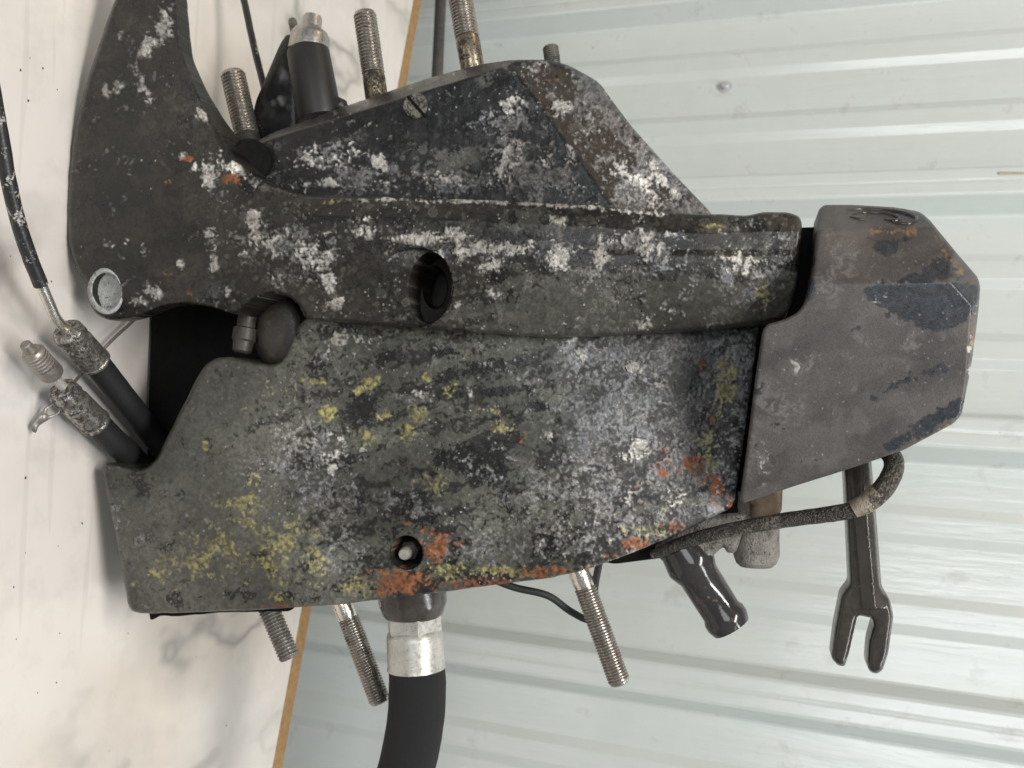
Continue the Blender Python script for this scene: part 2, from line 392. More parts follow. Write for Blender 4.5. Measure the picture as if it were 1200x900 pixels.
# ------------------------------------------------------------------ materials
class NT:
    def __init__(s, name):
        s.m = bpy.data.materials.new(name); s.m.use_nodes = True; s.t = s.m.node_tree
        s.b = s.t.nodes['Principled BSDF']; s.tc = s.n('ShaderNodeTexCoord').outputs['Object']
    def n(s, t, **k):
        x = s.t.nodes.new(t)
        for a, v in k.items(): setattr(x, a, v)
        return x
    def put(s, sock, v):
        if hasattr(v, 'is_linked'): s.t.links.new(v, sock)
        elif isinstance(v, (tuple, list)): sock.default_value = tuple(v) if len(v) != 3 or sock.type == 'VECTOR' else (*v, 1)
        else: sock.default_value = v
    def math(s, op, a, b=0.0, c=0.0, clamp=False):
        x = s.n('ShaderNodeMath', operation=op, use_clamp=clamp)
        for i, v in enumerate((a, b, c)): s.put(x.inputs[i], v)
        return x.outputs[0]
    def noise(s, scale, detail=4, rough=.6, dist=0.0, vec=None, lo=.3, hi=.7, off=0):
        x = s.n('ShaderNodeTexNoise'); v = vec or s.tc
        if off:
            a = s.n('ShaderNodeVectorMath', operation='ADD'); s.put(a.inputs[0], v); a.inputs[1].default_value = (off, off*1.7, off*.6); v = a.outputs[0]
        s.put(x.inputs['Vector'], v)
        for k, q in (('Scale', scale), ('Detail', detail), ('Roughness', rough), ('Distortion', dist)): x.inputs[k].default_value = q
        return s.rng(x.outputs[0], lo, hi)
    def rng(s, v, a, b, c=0.0, d=1.0):
        x = s.n('ShaderNodeMapRange'); s.put(x.inputs[0], v)
        for i, q in enumerate((a, b, c, d)): s.put(x.inputs[i+1], q)
        return x.outputs[0]
    def vor(s, scale, vec=None, feature='F1', rnd=1.0):
        x = s.n('ShaderNodeTexVoronoi', feature=feature); s.put(x.inputs['Vector'], vec or s.tc); x.inputs['Scale'].default_value = scale
        x.inputs['Randomness'].default_value = rnd
        return x.outputs['Distance']
    def stretch(s, sc3, rot=(0, 0, 0)):
        x = s.n('ShaderNodeMapping'); s.put(x.inputs[0], s.tc); x.inputs['Scale'].default_value = sc3; x.inputs['Rotation'].default_value = rot
        return x.outputs[0]
    def mix(s, f, a, b):
        x = s.n('ShaderNodeMix', data_type='RGBA'); s.put(x.inputs[0], f); s.put(x.inputs[6], a); s.put(x.inputs[7], b); return x.outputs[2]
    def mixf(s, f, a, b):
        x = s.n('ShaderNodeMix', data_type='FLOAT'); s.put(x.inputs[0], f); s.put(x.inputs[2], a); s.put(x.inputs[3], b); return x.outputs[0]
    def attr(s, name):
        return s.n('ShaderNodeAttribute', attribute_name=name).outputs['Fac']
    def bump(s, h, strength=.5, distance=.001, normal=None):
        x = s.n('ShaderNodeBump'); s.put(x.inputs['Height'], h); x.inputs['Strength'].default_value = strength; x.inputs['Distance'].default_value = distance
        if normal: s.put(x.inputs['Normal'], normal)
        return x.outputs[0]
    def out(s, color=None, rough=None, metal=None, normal=None, spec=None):
        for k, v in (('Base Color', color), ('Roughness', rough), ('Metallic', metal), ('Normal', normal), ('Specular IOR Level', spec)):
            if v is not None: s.put(s.b.inputs[k], v)
        return s.m

def cover_mask(t, noise, dens, sharp):
    return t.math('MULTIPLY', t.math('ADD', noise, t.math('SUBTRACT', dens, 1.0)), sharp, clamp=True)

def painted(name, fn):
    """surface whose colour map (flakes, primer, oxide) is laid down with the mesh; grain and fine relief are added here"""
    t = NT(name); PAINT[name] = fn
    n = t.noise(1100, 3, .75, lo=.25, hi=.75)
    hs = t.n('ShaderNodeMix', data_type='RGBA', blend_type='MULTIPLY'); hs.inputs[0].default_value = 1.0
    t.put(hs.inputs[6], t.n('ShaderNodeAttribute', attribute_name='paint').outputs['Color']); t.put(hs.inputs[7], t.mix(n, (.62, .62, .62), (1.36, 1.36, 1.36)))
    return t.out(hs.outputs[2], t.attr('gloss'), None, t.bump(n, .22, .0005))
M['plate'] = painted('flaked_cover_paint', lambda P, a: paint_corroded(P, a, (.018, .0172, .0158), (.066, .061, .053), (.116, .114, .095), .5, lambda x, y: .35+.65*smooth01(x, 260, 360)))
M['arm'] = painted('flaked_arm_paint', lambda P, a: paint_corroded(P, a, (.017, .0155, .0135), (.062, .054, .044), (.098, .093, .078), .5, lambda x, y: .12+.88*smooth01(x, 225, 300)))
M['house'] = painted('flaked_housing_paint', lambda P, a: paint_corroded(P, a, (.012, .012, .0122), (.038, .0365, .0345), (.108, .104, .091), .4))
M['cap'] = painted('satin_cap_paint', paint_cap)

def simple(name, c0, c1, rough, metal=0.0, scale=150, bump=.18, dist=.0003, spots=None, rv=.12, amount=.55, spec=.5):
    t = NT(name); n = t.noise(scale, 4, .65, .2); f = t.noise(scale*5, 2, .7, off=3)
    c = t.mix(t.math('ADD', t.math('MULTIPLY', n, .7), t.math('MULTIPLY', f, .3)), c0, c1)
    mm = metal; r = t.mixf(f, max(rough-rv, .03), rough+rv)
    if spots:
        k = cover_mask(t, t.math('ADD', t.math('MULTIPLY', t.noise(scale*.8, 4, .7, .5, off=7), .6), t.math('MULTIPLY', f, .4)), amount, 6)
        c = t.mix(k, c, spots); r = t.mixf(k, r, .75); mm = t.mixf(k, metal, 0.0) if metal else 0.0
    return t.out(c, r, mm, t.bump(t.math('ADD', n, f), bump, dist), spec)
M['dark'] = simple('shaded_black_metal', (.004, .004, .004), (.010, .0095, .009), .8, scale=90, spec=.12)  # near-black, low specular: shade of recesses and openings put into the colour
M['boss'] = simple('oily_brown_casting', (.022, .018, .014), (.065, .054, .044), .48, scale=110, spots=(.10, .088, .07), amount=.3)
M['bolt'] = simple('greasy_bolt', (.05, .044, .038), (.13, .115, .10), .45, .2, 140)
M['bore'] = simple('shaded_black_bore', (.007, .006, .0055), (.03, .025, .02), .6, scale=140, spec=.25)  # the hole's shade is put into this near-black colour
M['stud'] = simple('weathered_steel_thread', (.26, .235, .205), (.52, .485, .44), .30, .85, 160, .04, .0002, spots=(.07, .05, .035), amount=.38)
M['stud_dark'] = simple('dull_grey_thread', (.15, .14, .12), (.30, .28, .25), .4, .6, 160, .04, .0002, spots=(.05, .045, .035), amount=.45)
M['shank'] = simple('brass_stained_shank', (.15, .115, .07), (.44, .38, .29), .30, .85, 120, .05, .0002, spots=(.03, .024, .017), amount=.5)
M['shank_bright'] = simple('clean_steel_shank', (.62, .57, .50), (.86, .81, .74), .22, .9, 160)
M['silver'] = simple('zinc_fitting', (.42, .41, .37), (.62, .60, .55), .36, .5, 90, spots=(.36, .30, .15), amount=.28)
M['castmetal'] = simple('cast_aluminium_tip', (.36, .34, .31), (.56, .54, .50), .36, .85, 140, .05, .0002, spots=(.40, .30, .18), amount=.3)
M['chalk'] = simple('chalky_aluminium', (.17, .155, .14), (.42, .39, .35), .8, 0, 170, .9, .0012, spots=(.09, .075, .06), amount=.4)
M['chalk_white'] = simple('white_oxide', (.42, .42, .41), (.76, .76, .74), .7, 0, 200, .9, .001, spots=(.14, .145, .15), amount=.40)
M['rust'] = simple('copper_brown_strip', (.06, .04, .026), (.18, .125, .08), .55, .1, 130)
M['rubber'] = simple('black_rubber_hose', (.010, .010, .0105), (.02, .02, .02), .55, scale=500, bump=.4, dist=.0003)
M['sleeve'] = simple('black_fabric_sleeve', (.008, .008, .009), (.016, .016, .016), .8, scale=900, bump=.8, dist=.0004)
M['plastic'] = simple('black_plastic', (.013, .0125, .012), (.022, .021, .02), .45, scale=300, bump=.15)
M['gloss'] = simple('glossy_dark_paint', (.024, .022, .021), (.07, .06, .05), .2, scale=70, bump=.06, dist=.0005, spots=(.11, .085, .06), amount=.12, rv=.06)
M['gloss_brown'] = simple('glossy_dark_paint_with_rust', (.026, .026, .027), (.05, .046, .043), .12, scale=50, bump=.05, dist=.0005, spots=(.22, .13, .065), amount=.24, rv=.04)
M['crimp'] = simple('corroded_crimp', (.22, .20, .175), (.62, .585, .54), .26, .9, 380, .25, .0004, spots=(.018, .015, .013), amount=.58)
M['cablecoat'] = simple('peeling_black_cable', (.012, .012, .012), (.03, .03, .03), .4, scale=120, spots=(.42, .40, .37), amount=.36)
M['grimehose'] = simple('grimy_hose', (.016, .0145, .012), (.06, .052, .042), .42, scale=130, bump=.9, dist=.0012, spots=(.17, .145, .115), amount=.45)
M['tape'] = simple('tan_tape', (.19, .15, .105), (.40, .345, .27), .6, scale=130, bump=.5, dist=.001, spots=(.05, .04, .03), amount=.42)
M['plug'] = simple('putty_slotted_plug', (.12, .112, .095), (.26, .245, .21), .7, 0, 130, .8, .0008, spots=(.03, .028, .024), amount=.5)
M['ground'] = simple('grey_tab_metal', (.20, .18, .16), (.42, .39, .35), .4, .7, 150)

def marble():
    t = NT('marble_laminate')
    cloud = t.noise(3.0, 2, .5, .8)
    c = t.mix(cloud, (.70, .62, .54), (.74, .73, .715))
    wob = t.n('ShaderNodeTexNoise'); t.put(wob.inputs['Vector'], t.stretch((1.0, .6, 1), (0, 0, .7))); wob.inputs['Scale'].default_value = 6.0; wob.inputs['Detail'].default_value = 4; wob.inputs['Roughness'].default_value = .52
    v = t.math('ABSOLUTE', t.math('SUBTRACT', wob.outputs[0], .53)); sel = t.noise(4.2, 1, .5, off=2.0)
    vein = t.math('MULTIPLY', t.rng(v, .028, .0), t.rng(sel, .15, .8)); soft = t.math('MULTIPLY', t.rng(v, .16, .0), t.rng(sel, .05, .7))
    c = t.mix(t.math('MULTIPLY', soft, .5), c, (.44, .385, .33)); c = t.mix(t.math('MULTIPLY', vein, .62), c, (.22, .215, .21))
    n2 = t.noise(30, 4, .7, off=5)
    c = t.mix(t.math('MULTIPLY', t.rng(n2, .5, 1.0), .16), c, (.33, .30, .26))
    scr = t.math('MULTIPLY', t.rng(t.noise(60, 2, .5, .3, vec=t.stretch((.06, 1.4, 1), (0, 0, .5)), off=3), .86, .93), .16); c = t.mix(scr, c, (.38, .35, .31))
    return t.out(c, t.mixf(n2, .13, .26), None, t.bump(cloud, .10, .01), .5)
M['marble'] = marble()
M['wood'] = simple('raw_board_edge', (.22, .12, .045), (.42, .26, .11), .7, scale=180, bump=.6)

def wallpaint():
    t = NT('painted_sheet_metal')
    st = t.noise(14, 3, .6, .2, vec=t.stretch((6, 6, .7))); f = t.noise(24, 4, .7, .4, off=7)
    c = t.mix(f, (.595, .64, .61), (.64, .675, .65)); c = t.mix(t.math('MULTIPLY', st, .2), c, (.67, .68, .68))
    dirt = t.math('MULTIPLY', t.rng(t.vor(26), .06, .03), t.rng(f, .6, .8)); c = t.mix(t.math('MULTIPLY', dirt, .5), c, (.22, .21, .19))
    c = t.mix(t.math('MULTIPLY', t.rng(f, .74, 1.0), .35), c, (.40, .385, .36))
    return t.out(c, t.mixf(st, .18, .27), None, t.bump(st, .08, .004), .8)
M['wall'] = wallpaint()
M['screw'] = simple('painted_screw', (.42, .43, .44), (.60, .61, .61), .4, .2, 200)
M['stain'] = simple('dried_drip', (.34, .30, .20), (.5, .46, .36), .7, 0, 300, spots=(.12, .09, .06), amount=.3)
M['pole'] = simple('dark_pole', (.06, .055, .05), (.12, .11, .105), .5, .3, 60)

# ------------------------------------------------------------------ setting: table and wall
def slab(name, quad, z0, z1, mat, parent):
    V = [(*q[:2], z1) for q in quad]+[(*q[:2], z0) for q in quad]
    Fc = [(0, 1, 2, 3), (7, 6, 5, 4)]+[(i, i+4, (i+1) % 4+4, (i+1) % 4) for i in range(4)]
    me = mesh(name, V, Fc, 0); return part(name, me, mat, parent)
tb_c = E0+EDIR*0.55
table = tag(empty('work_table', (*tb_c[:2], -0.03)), 'white marble patterned table top with raw wooden back edge under the casting', 'table')
a, b = E0-EDIR*0.9, E1+EDIR*0.6
def loc(o):   # keep world-space geometry under a placed Empty
    o.matrix_parent_inverse = Matrix.Translation(-o.parent.location); return o
strip = .02
loc(slab('marble_top', [a-EN*strip, b-EN*strip, b-EN*.75, a-EN*.75][::-1], -.03, 0, M['marble'], table))
loc(slab('wood_edge', [a, b, b-EN*(strip+.0004), a-EN*(strip+.0004)][::-1], -.03, -.0012, M['wood'], table))

# ribbed sheet metal wall
L0 = WL(1120., 212., .03); L1 = WL(1120., 848., .03)
s0 = float((L0-WP)@EDIR); s1 = float((L1-WP)@EDIR); PITCHW = (s1-s0)/2
prof = []
for k in range(-4, 6):
    c0 = s0+k*PITCHW; p = PITCHW
    prof += [(c0-.030, 0), (c0-.0275, .0015), (c0-.017, .0285), (c0-.014, .030), (c0-.003, .030), (c0, .0293), (c0+.003, .030), (c0+.014, .030), (c0+.017, .0285), (c0+.0275, .0015), (c0+.030, 0)]
    for q in (1/3, 2/3):
        cm = c0+p*q*.97+.003; g = p*.038
        prof += [(cm-g*1.9, 0), (cm-g*.92, .0045), (cm+g*.92, .0045), (cm+g*1.9, 0)]
V = []; zs = [-.9, -.3, 0, .2, .4, .7, 1.1, 1.5]
for z in zs:
    for (s, hgt) in prof:
        p = WP+EDIR*s-EN*hgt; V.append((p[0], p[1], z))
n = len(prof); Fc = []
for i in range(len(zs)-1):
    for j in range(n-1): Fc.append((i*n+j, i*n+j+1, (i+1)*n+j+1, (i+1)*n+j))
wall_c = WP+EDIR*s0
wall = tag(empty('metal_wall', (*wall_c[:2], -.9)), 'pale grey green ribbed sheet metal wall behind the table', 'wall')
wm = mesh('sheet_panel', V, Fc, 0)
panel = loc(part('sheet_panel', wm, M['wall'], wall))
mod = panel.modifiers.new('thickness', 'SOLIDIFY'); mod.thickness = .0012; mod.offset = -1 if True else 1
bv = panel.modifiers.new('edge', 'BEVEL'); bv.width = .0018; bv.segments = 2; bv.limit_method = 'ANGLE'; bv.angle_limit = math.radians(12)
# hex screw heads through the panel
for (px, py) in ((850, 102), (1040, 700), (930, -40)):
    if px == 1040: continue
    p = WL(float(px), float(py)); sw = lathe('screw_head', M['screw'], wall, p+EN*.001, p-EN*.007, [(0, .0085), (.25, .0085), (.3, .0052), (.9, .005), (1, .004)], 14); loc(sw)
p0, p1 = WL(1169., 203., .030), WL(1215., 203., .030)
loc(sweep('dried_drip', M['stain'], wall, [p0, p0+(p1-p0)*.08, p0+(p1-p0)*.3, p1], [.0014, .0022, .0018, .0016], 10, 60, 4, flat=.5))

# pole between table and wall
def gap(px, py, g):
    R = ray(px, py); t = np.dot(E0+EN*g-CAM, EN)/(R @ EN); return CAM+R*t
pa, pb = gap(519., -60., .12), gap(508., 190., .12)
pole = sweep('dark_pole', M['pole'], None, [pa+(pa-pb)*.6, pa, pb, pb+(pb-pa)*.2], [.0075]*4, 16)
tag(pole, 'thin dark pole lying in the gap between table edge and metal wall', 'pole')

# ------------------------------------------------------------------ the casting assembly
base_pt = TB(180., 450.)
drive = tag(empty('boat_drive_bracket', base_pt), 'corroded black boat drive bracket casting standing on the marble table', 'engine part')
def A(o): return loc(o) if o.parent is drive else o
def sub(o):   # sub-part: parent stays at world identity through its own inverse
    o.matrix_parent_inverse = Matrix.Identity(4); return o
def smin(*hs, k=1.2):
    hs = np.stack([np.broadcast_to(h, np.broadcast(*hs).shape) for h in hs]); return -k*np.log(np.exp(-(hs-hs.min(0))/k).sum(0))+hs.min(0)

# dark inner body: transom flange and neck; the openings' shade is in its colour
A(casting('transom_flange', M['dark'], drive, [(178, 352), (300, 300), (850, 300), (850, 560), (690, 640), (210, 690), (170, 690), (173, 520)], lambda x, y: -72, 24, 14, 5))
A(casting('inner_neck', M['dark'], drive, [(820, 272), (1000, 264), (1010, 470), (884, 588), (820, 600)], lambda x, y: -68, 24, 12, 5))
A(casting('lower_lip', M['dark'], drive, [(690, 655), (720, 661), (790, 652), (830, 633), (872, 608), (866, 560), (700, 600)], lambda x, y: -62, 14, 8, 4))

# upper housing behind the arm
def h_house(x, y):
    # ridge lines run (580,83)->(627,117)->(712,235) and (637,70)->(727,167)->(827,247)
    d1 = (x-580)*.80-(y-83)*.60; d1 = (x-627)*.812+(117-y)*.584
    d2 = (x-660)*.735+(100-y)*.678
    front = -24+0*x
    f1 = -24-d1*.50; f2 = -24-26*.50-d2*1.5
    top = -24+(y-(172-.31*(x-290)))*1.8+1
    return smin(front, f1, f2+14, top, k=.7)
hb = [('gry', 'poly', [(600, 72), (660, 74), (727, 172), (820, 252), (716, 252), (640, 118)], .52, 16), ('olv', 'poly', [(600, 72), (660, 74), (727, 172), (820, 252), (716, 252), (640, 118)], .42, 16), ('wht', 690, 160, 14, 60, .46, -36), ('wht', 745, 210, 20, 60, .44, -40), ('gry', 'poly', [(664, 74), (705, 97), (834, 250), (806, 250), (727, 172), (672, 112)], .86, 14), ('blk', 'poly', [(586, 84), (636, 112), (716, 236), (690, 236), (640, 160), (600, 110)], .6, 20), ('blk', 400, 150, 90, 16, .7, -18), ('gry', 385, 180, 48, 18, .62), ('wht', 385, 182, 46, 15, .78, -8), ('wht', 372, 216, 36, 8, .75), ('gry', 430, 212, 60, 18, .6), ('wht', 440, 190, 14, 14, .6),  # facet polygons paint the lit side lighter, front and ridge band darker
      ('olv', 545, 185, 65, 16, .85, -22), ('gry', 600, 145, 50, 26, .62), ('wht', 600, 120, 20, 16, .66), ('gry', 630, 200, 70, 45, .8), ('wht', 590, 180, 24, 28, .66), ('wht', 655, 190, 26, 30, .62),
      ('gry', 540, 215, 60, 20, .72), ('wht', 520, 212, 60, 8, .55), ('blk', 520, 140, 60, 40, .9), ('blk', 610, 215, 35, 20, .8), ('blk', 690, 215, 14, 24, .8), ('blk', 600, 95, 26, 12, .9),
      ('gry', 720, 170, 40, 60, .55, 40), ('gry', 765, 200, 20, 70, .72, -38), ('wht', 660, 125, 12, 24, .66, -30), ('wht', 700, 150, 8, 30, .5, -30), ('wht', 770, 205, 6, 60, .5, -40), ('org', 652, 92, 14, 10, .36), ('blk', 650, 160, 14, 40, .6, -35), ('gry', 680, 120, 26, 40, .6, 40),
      ('wht', 500, 205, 30, 8, .6), ('gry', 470, 100, 30, 6, .5), ('wht', 428, 142, 10, 10, .45)]
house = A(casting('upper_housing', M['house'], drive, [(282, 187), (289, 173), (318, 156), (400, 126), (500, 92), (560, 76), (600, 70), (640, 70), (666, 76), (702, 96), (716, 116), (740, 148), (790, 204), (836, 252), (842, 300), (300, 300), (288, 222)],
              h_house, 46, 2.5, 9, 6, sub_div=1, blobs=hb, base={'olv': .22, 'gry': .12, 'blk': .25}, rough=.9, fil=9))
# socket at its left end: solid disc, the hole's darkness is in its colour
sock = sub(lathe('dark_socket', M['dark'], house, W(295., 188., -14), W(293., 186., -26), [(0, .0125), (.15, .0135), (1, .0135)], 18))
# slotted plug
pc = W(487., 124., -23.5); s_ = mmpx(487., 124., -24)
plug = sub(lathe('slotted_plug', M['plug'], house, pc-NRM*.006, pc+NRM*.0020, [(0, 15*s_), (.85, 15*s_), (1, 13.8*s_)], 24))
p0, p1 = W(478., 113., -21.5), W(498., 136., -21.5)
sub(sweep('slot_shade_rod', M['dark'], plug, [p0, p1], [.0009, .0009], 8, 40))  # near-black rod on the plug stands in for the slot's shade

# arm with the tall horn
def arm_top(x): return np.interp(x, [250, 265, 280, 300, 325, 360, 420, 500, 600, 700, 760, 830, 900, 940], [150, 165, 190, 206, 220, 229, 230, 232, 236, 241, 248, 252, 250, 252])
def arm_bot(x): return np.interp(x, [250, 360, 500, 640, 700, 800, 890, 940], [365, 374, 385, 395, 393, 388, 379, 370])
def h_arm(x, y):
    v = np.clip((y-arm_top(x))/(arm_bot(x)-arm_top(x)), -.2, 1.1)
    bar = 17 - 20*np.clip(v-.40, 0, 1)**1.6*1.9 - 9*np.clip(.16-v, 0, 1)/.16 - 1.5*np.clip(.42-v, 0, 1)
    bar = bar - np.clip(x-640, 0, None)*.11
    led = smooth01(x, 660, 720)*1.6*smooth01(y, 300, 292); bar = bar - led
    horn = 9 + .012*(x-80) - 10*np.clip((105-x)/60, 0, 1)**2 - 5*smooth01(x, 205, 262)*smooth01(y, 200, 120)
    horn = horn - 4*smooth01(y, 345, 375)
    h = horn + (bar-horn)*smooth01(x, 236, 285)
    # spot face around the cross hole
    e = ((x-486)/45)**2+((y-337)/47)**2
    cut = np.clip((x-447)*.17, 0, 12)*(e < 1)*(x < 531); h = h-cut
    # dish above the round boss
    e2 = np.hypot((x-322)/48, (y-392)/62); h = h-7*np.clip(1.15-e2, 0, 1)/.4*(e2 < 1.15)*.6
    return h
ab = [('wht', 300, 270, 22, 30, .74), ('wht', 345, 288, 46, 22, .78, 12), ('wht', 388, 298, 24, 14, .72), ('wht', 430, 273, 18, 13, .80), ('wht', 495, 279, 36, 8, .84), ('wht', 530, 275, 16, 10, .8), ('wht', 528, 300, 18, 12, .7),
      ('wht', 562, 292, 18, 10, .78), ('wht', 575, 312, 18, 12, .6), ('wht', 610, 290, 24, 9, .84), ('wht', 652, 298, 22, 20, .95, 20), ('wht', 655, 262, 12, 8, .8), ('wht', 725, 284, 38, 15, .92), ('wht', 762, 293, 30, 16, .85), ('wht', 705, 300, 14, 14, .8),
      ('wht', 790, 277, 16, 7, .8), ('wht', 848, 303, 18, 4, .8), ('wht', 387, 331, 9, 10, .72), ('wht', 395, 360, 12, 10, .74), ('wht', 580, 345, 12, 10, .76), ('wht', 537, 355, 7, 8, .72), ('wht', 748, 380, 14, 7, .8), ('wht', 785, 364, 14, 7, .78), ('wht', 838, 360, 9, 6, .74), ('wht', 455, 302, 10, 9, .7),
      ('wht', 246, 215, 8, 45, .72), ('wht', 250, 290, 8, 45, .68), ('wht', 258, 185, 8, 14, .7), ('wht', 265, 340, 22, 14, .5), ('wht', 330, 330, 22, 20, .6), ('wht', 215, 182, 12, 8, .74), ('wht', 224, 198, 6, 7, .7),
      ('wht', 170, 60, 8, 16, .74, 20), ('wht', 163, 90, 7, 20, .74, -25), ('wht', 137, 98, 7, 12, .74, 20), ('wht', 124, 104, 5, 10, .74), ('wht', 175, 112, 7, 7, .70), ('wht', 193, 25, 9, 20, .7), ('wht', 140, 42, 5, 10, .6), ('wht', 238, 134, 10, 6, .75, 40),
      ('wht', 128, 287, 9, 7, .74), ('wht', 150, 283, 8, 8, .74), ('wht', 168, 288, 6, 8, .68), ('wht', 143, 302, 8, 6, .7), ('wht', 178, 340, 18, 10, .76, 30), ('wht', 163, 352, 14, 10, .7), ('wht', 210, 308, 6, 8, .72), ('wht', 150, 325, 12, 20, .45),
      ('wht', 285, 205, 28, 5, .8, 35), ('wht', 440, 234, 60, 2.6, .72), ('wht', 540, 236, 60, 2.6, .85), ('wht', 640, 240, 80, 3, .85, 3), ('wht', 740, 248, 50, 3, .7, 5),
      ('olv', 540, 263, 26, 10, .95), ('olv', 615, 258, 36, 16, .85), ('olv', 640, 270, 16, 20, .7), ('olv', 690, 262, 26, 10, .8), ('olv', 705, 265, 7, 7, 1.0), ('olv', 850, 268, 44, 14, .7), ('olv', 600, 370, 200, 26, .42), ('olv', 843, 296, 8, 8, 1.0),
      ('gry', 870, 330, 60, 40, .62), ('gry', 715, 318, 90, 10, .56), ('gry', 320, 300, 70, 50, .36), ('gry', 255, 280, 16, 90, .40),
      ('wht', 880, 315, 40, 26, .42), ('blk', 800, 282, 34, 16, .85), ('blk', 420, 250, 90, 14, .9), ('blk', 700, 250, 60, 10, .6), ('blk', 900, 270, 30, 10, .6), ('blk', 580, 318, 24, 16, .7), ('blk', 160, 190, 70, 120, .62),
      ('yel', 190, 198, 3.5, 11, .8), ('yel', 832, 265, 18, 4, .9), ('yel', 895, 345, 10, 14, .55), ('yel', 880, 312, 10, 8, .5), ('yel', 385, 237, 14, 3, .6), ('org', 194, 215, 5, 7, .55), ('org', 221, 343, 6, 5, 1.0), ('org', 192, 322, 8, 4, .55), ('org', 268, 210, 10, 7, .75), ('org', 220, 186, 8, 4, .8), ('org', 292, 255, 10, 30, .35), ('org', 345, 338, 14, 10, .3)]
hole = ell(504, 337, 25.5, 42, 34, .06)
eye = ell(125, 341, 17, 22.5, 22, -.15)
arm = A(casting('swivel_arm', M['arm'], drive,
        [(152, -50), (135, 0), (126, 25), (117, 50), (107, 78), (98, 108), (90, 140), (84, 172), (80, 210), (79, 245), (80, 285), (89, 316), (101, 332), (103, 352), (112, 368), (128, 376), (150, 374), (170, 368), (195, 357), (225, 355), (250, 361), (278, 369), (286, 361), (300, 350), (318, 343), (338, 346), (352, 359), (357, 373),
         (400, 377), (500, 384), (600, 392), (640, 395), (700, 393), (800, 388), (890, 378), (923, 371), (934, 330), (940, 266), (938, 253), (925, 249), (895, 248), (878, 253), (830, 251), (760, 247), (700, 241), (600, 236), (500, 232), (420, 230), (360, 229), (325, 220), (300, 206), (280, 190), (265, 165), (245, 135), (226, 92), (214, 60), (210, 20), (205, -50)],
        h_arm, lambda x, y: 11+31*smooth01(x, 215, 290), 2.5, 5, 3.5, sub_div=1, holes=[hole, eye], blobs=ab, base={'olv': lambda x, y: .08+.62*smooth01(y, 300, 335)*smooth01(x, 520, 640)+.35*smooth01(y, 320, 350)*smooth01(x, 380, 520), 'gry': lambda x, y: .14+.12*smooth01(x, 620, 660), 'blk': lambda x, y: .36-.22*smooth01(y, 295, 340)*smooth01(x, 300, 500)}, rough=1.0, fil=10, wobble=.8))
# bore of the cross hole: stepped tube and dark bottom
c1 = W(504., 337., 6.); s_ = mmpx(504., 337., 0)
def ringtube(name, mat, parent, cx, cy, prof, n=30, ang=0.0):
    """stepped bore: prof of (scale x px, scale y px, h mm, dx px)"""
    V = []; Fc = []
    for (rx, ry, h, dx) in prof:
        e = ell(cx+dx, cy, rx, ry, n, ang); V += list(W(e[:, 0], e[:, 1], h(e[:, 0], e[:, 1]) if callable(h) else np.full(n, h)))
    for i in range(len(prof)-1):
        for s in range(n): Fc.append((i*n+s, i*n+(s+1) % n, (i+1)*n+(s+1) % n, (i+1)*n+s))
    Fc.append(tuple((len(prof)-1)*n+s for s in range(n)))
    return sub(part(name, mesh(name, V, Fc, 35), mat, parent))
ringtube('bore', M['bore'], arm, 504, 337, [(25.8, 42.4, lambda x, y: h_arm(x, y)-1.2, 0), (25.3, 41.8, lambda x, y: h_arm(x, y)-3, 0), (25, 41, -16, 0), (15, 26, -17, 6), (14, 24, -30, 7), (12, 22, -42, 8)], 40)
ringtube('eyelet_bushing', M['chalk_white'], arm, 125, 341, [(21.5, 28, 7.0, -1), (20.8, 27, 9.4, -1), (17.8, 23.2, 10.2, -.5), (16.6, 21.6, 9, 0), (16, 21, 5.5, 0), (14.5, 19.5, 4, .5), (8, 11, 3.2, .5)], 26, -.15)

# round boss and bolt below the arm
boss = A(casting('round_boss', M['boss'], drive, ell(327, 389, 29.5, 45, 30, .05), lambda x, y: -24-.004*((x-327)**2+(y-389)**2*.4), 36, 5, 12, 8, fil=2))
p0, p1 = W(292., 362., -30), W(283., 414., -26); s_ = mmpx(285., 395., -28)
A(lathe('grease_bolt', M['boss'], drive, p0, p1, [(0, 11*s_), (.42, 11*s_), (.45, 13.5*s_), (.70, 14*s_), (.74, 12*s_), (.95, 11*s_), (1, 8*s_)], 18, 40, .06, 300))

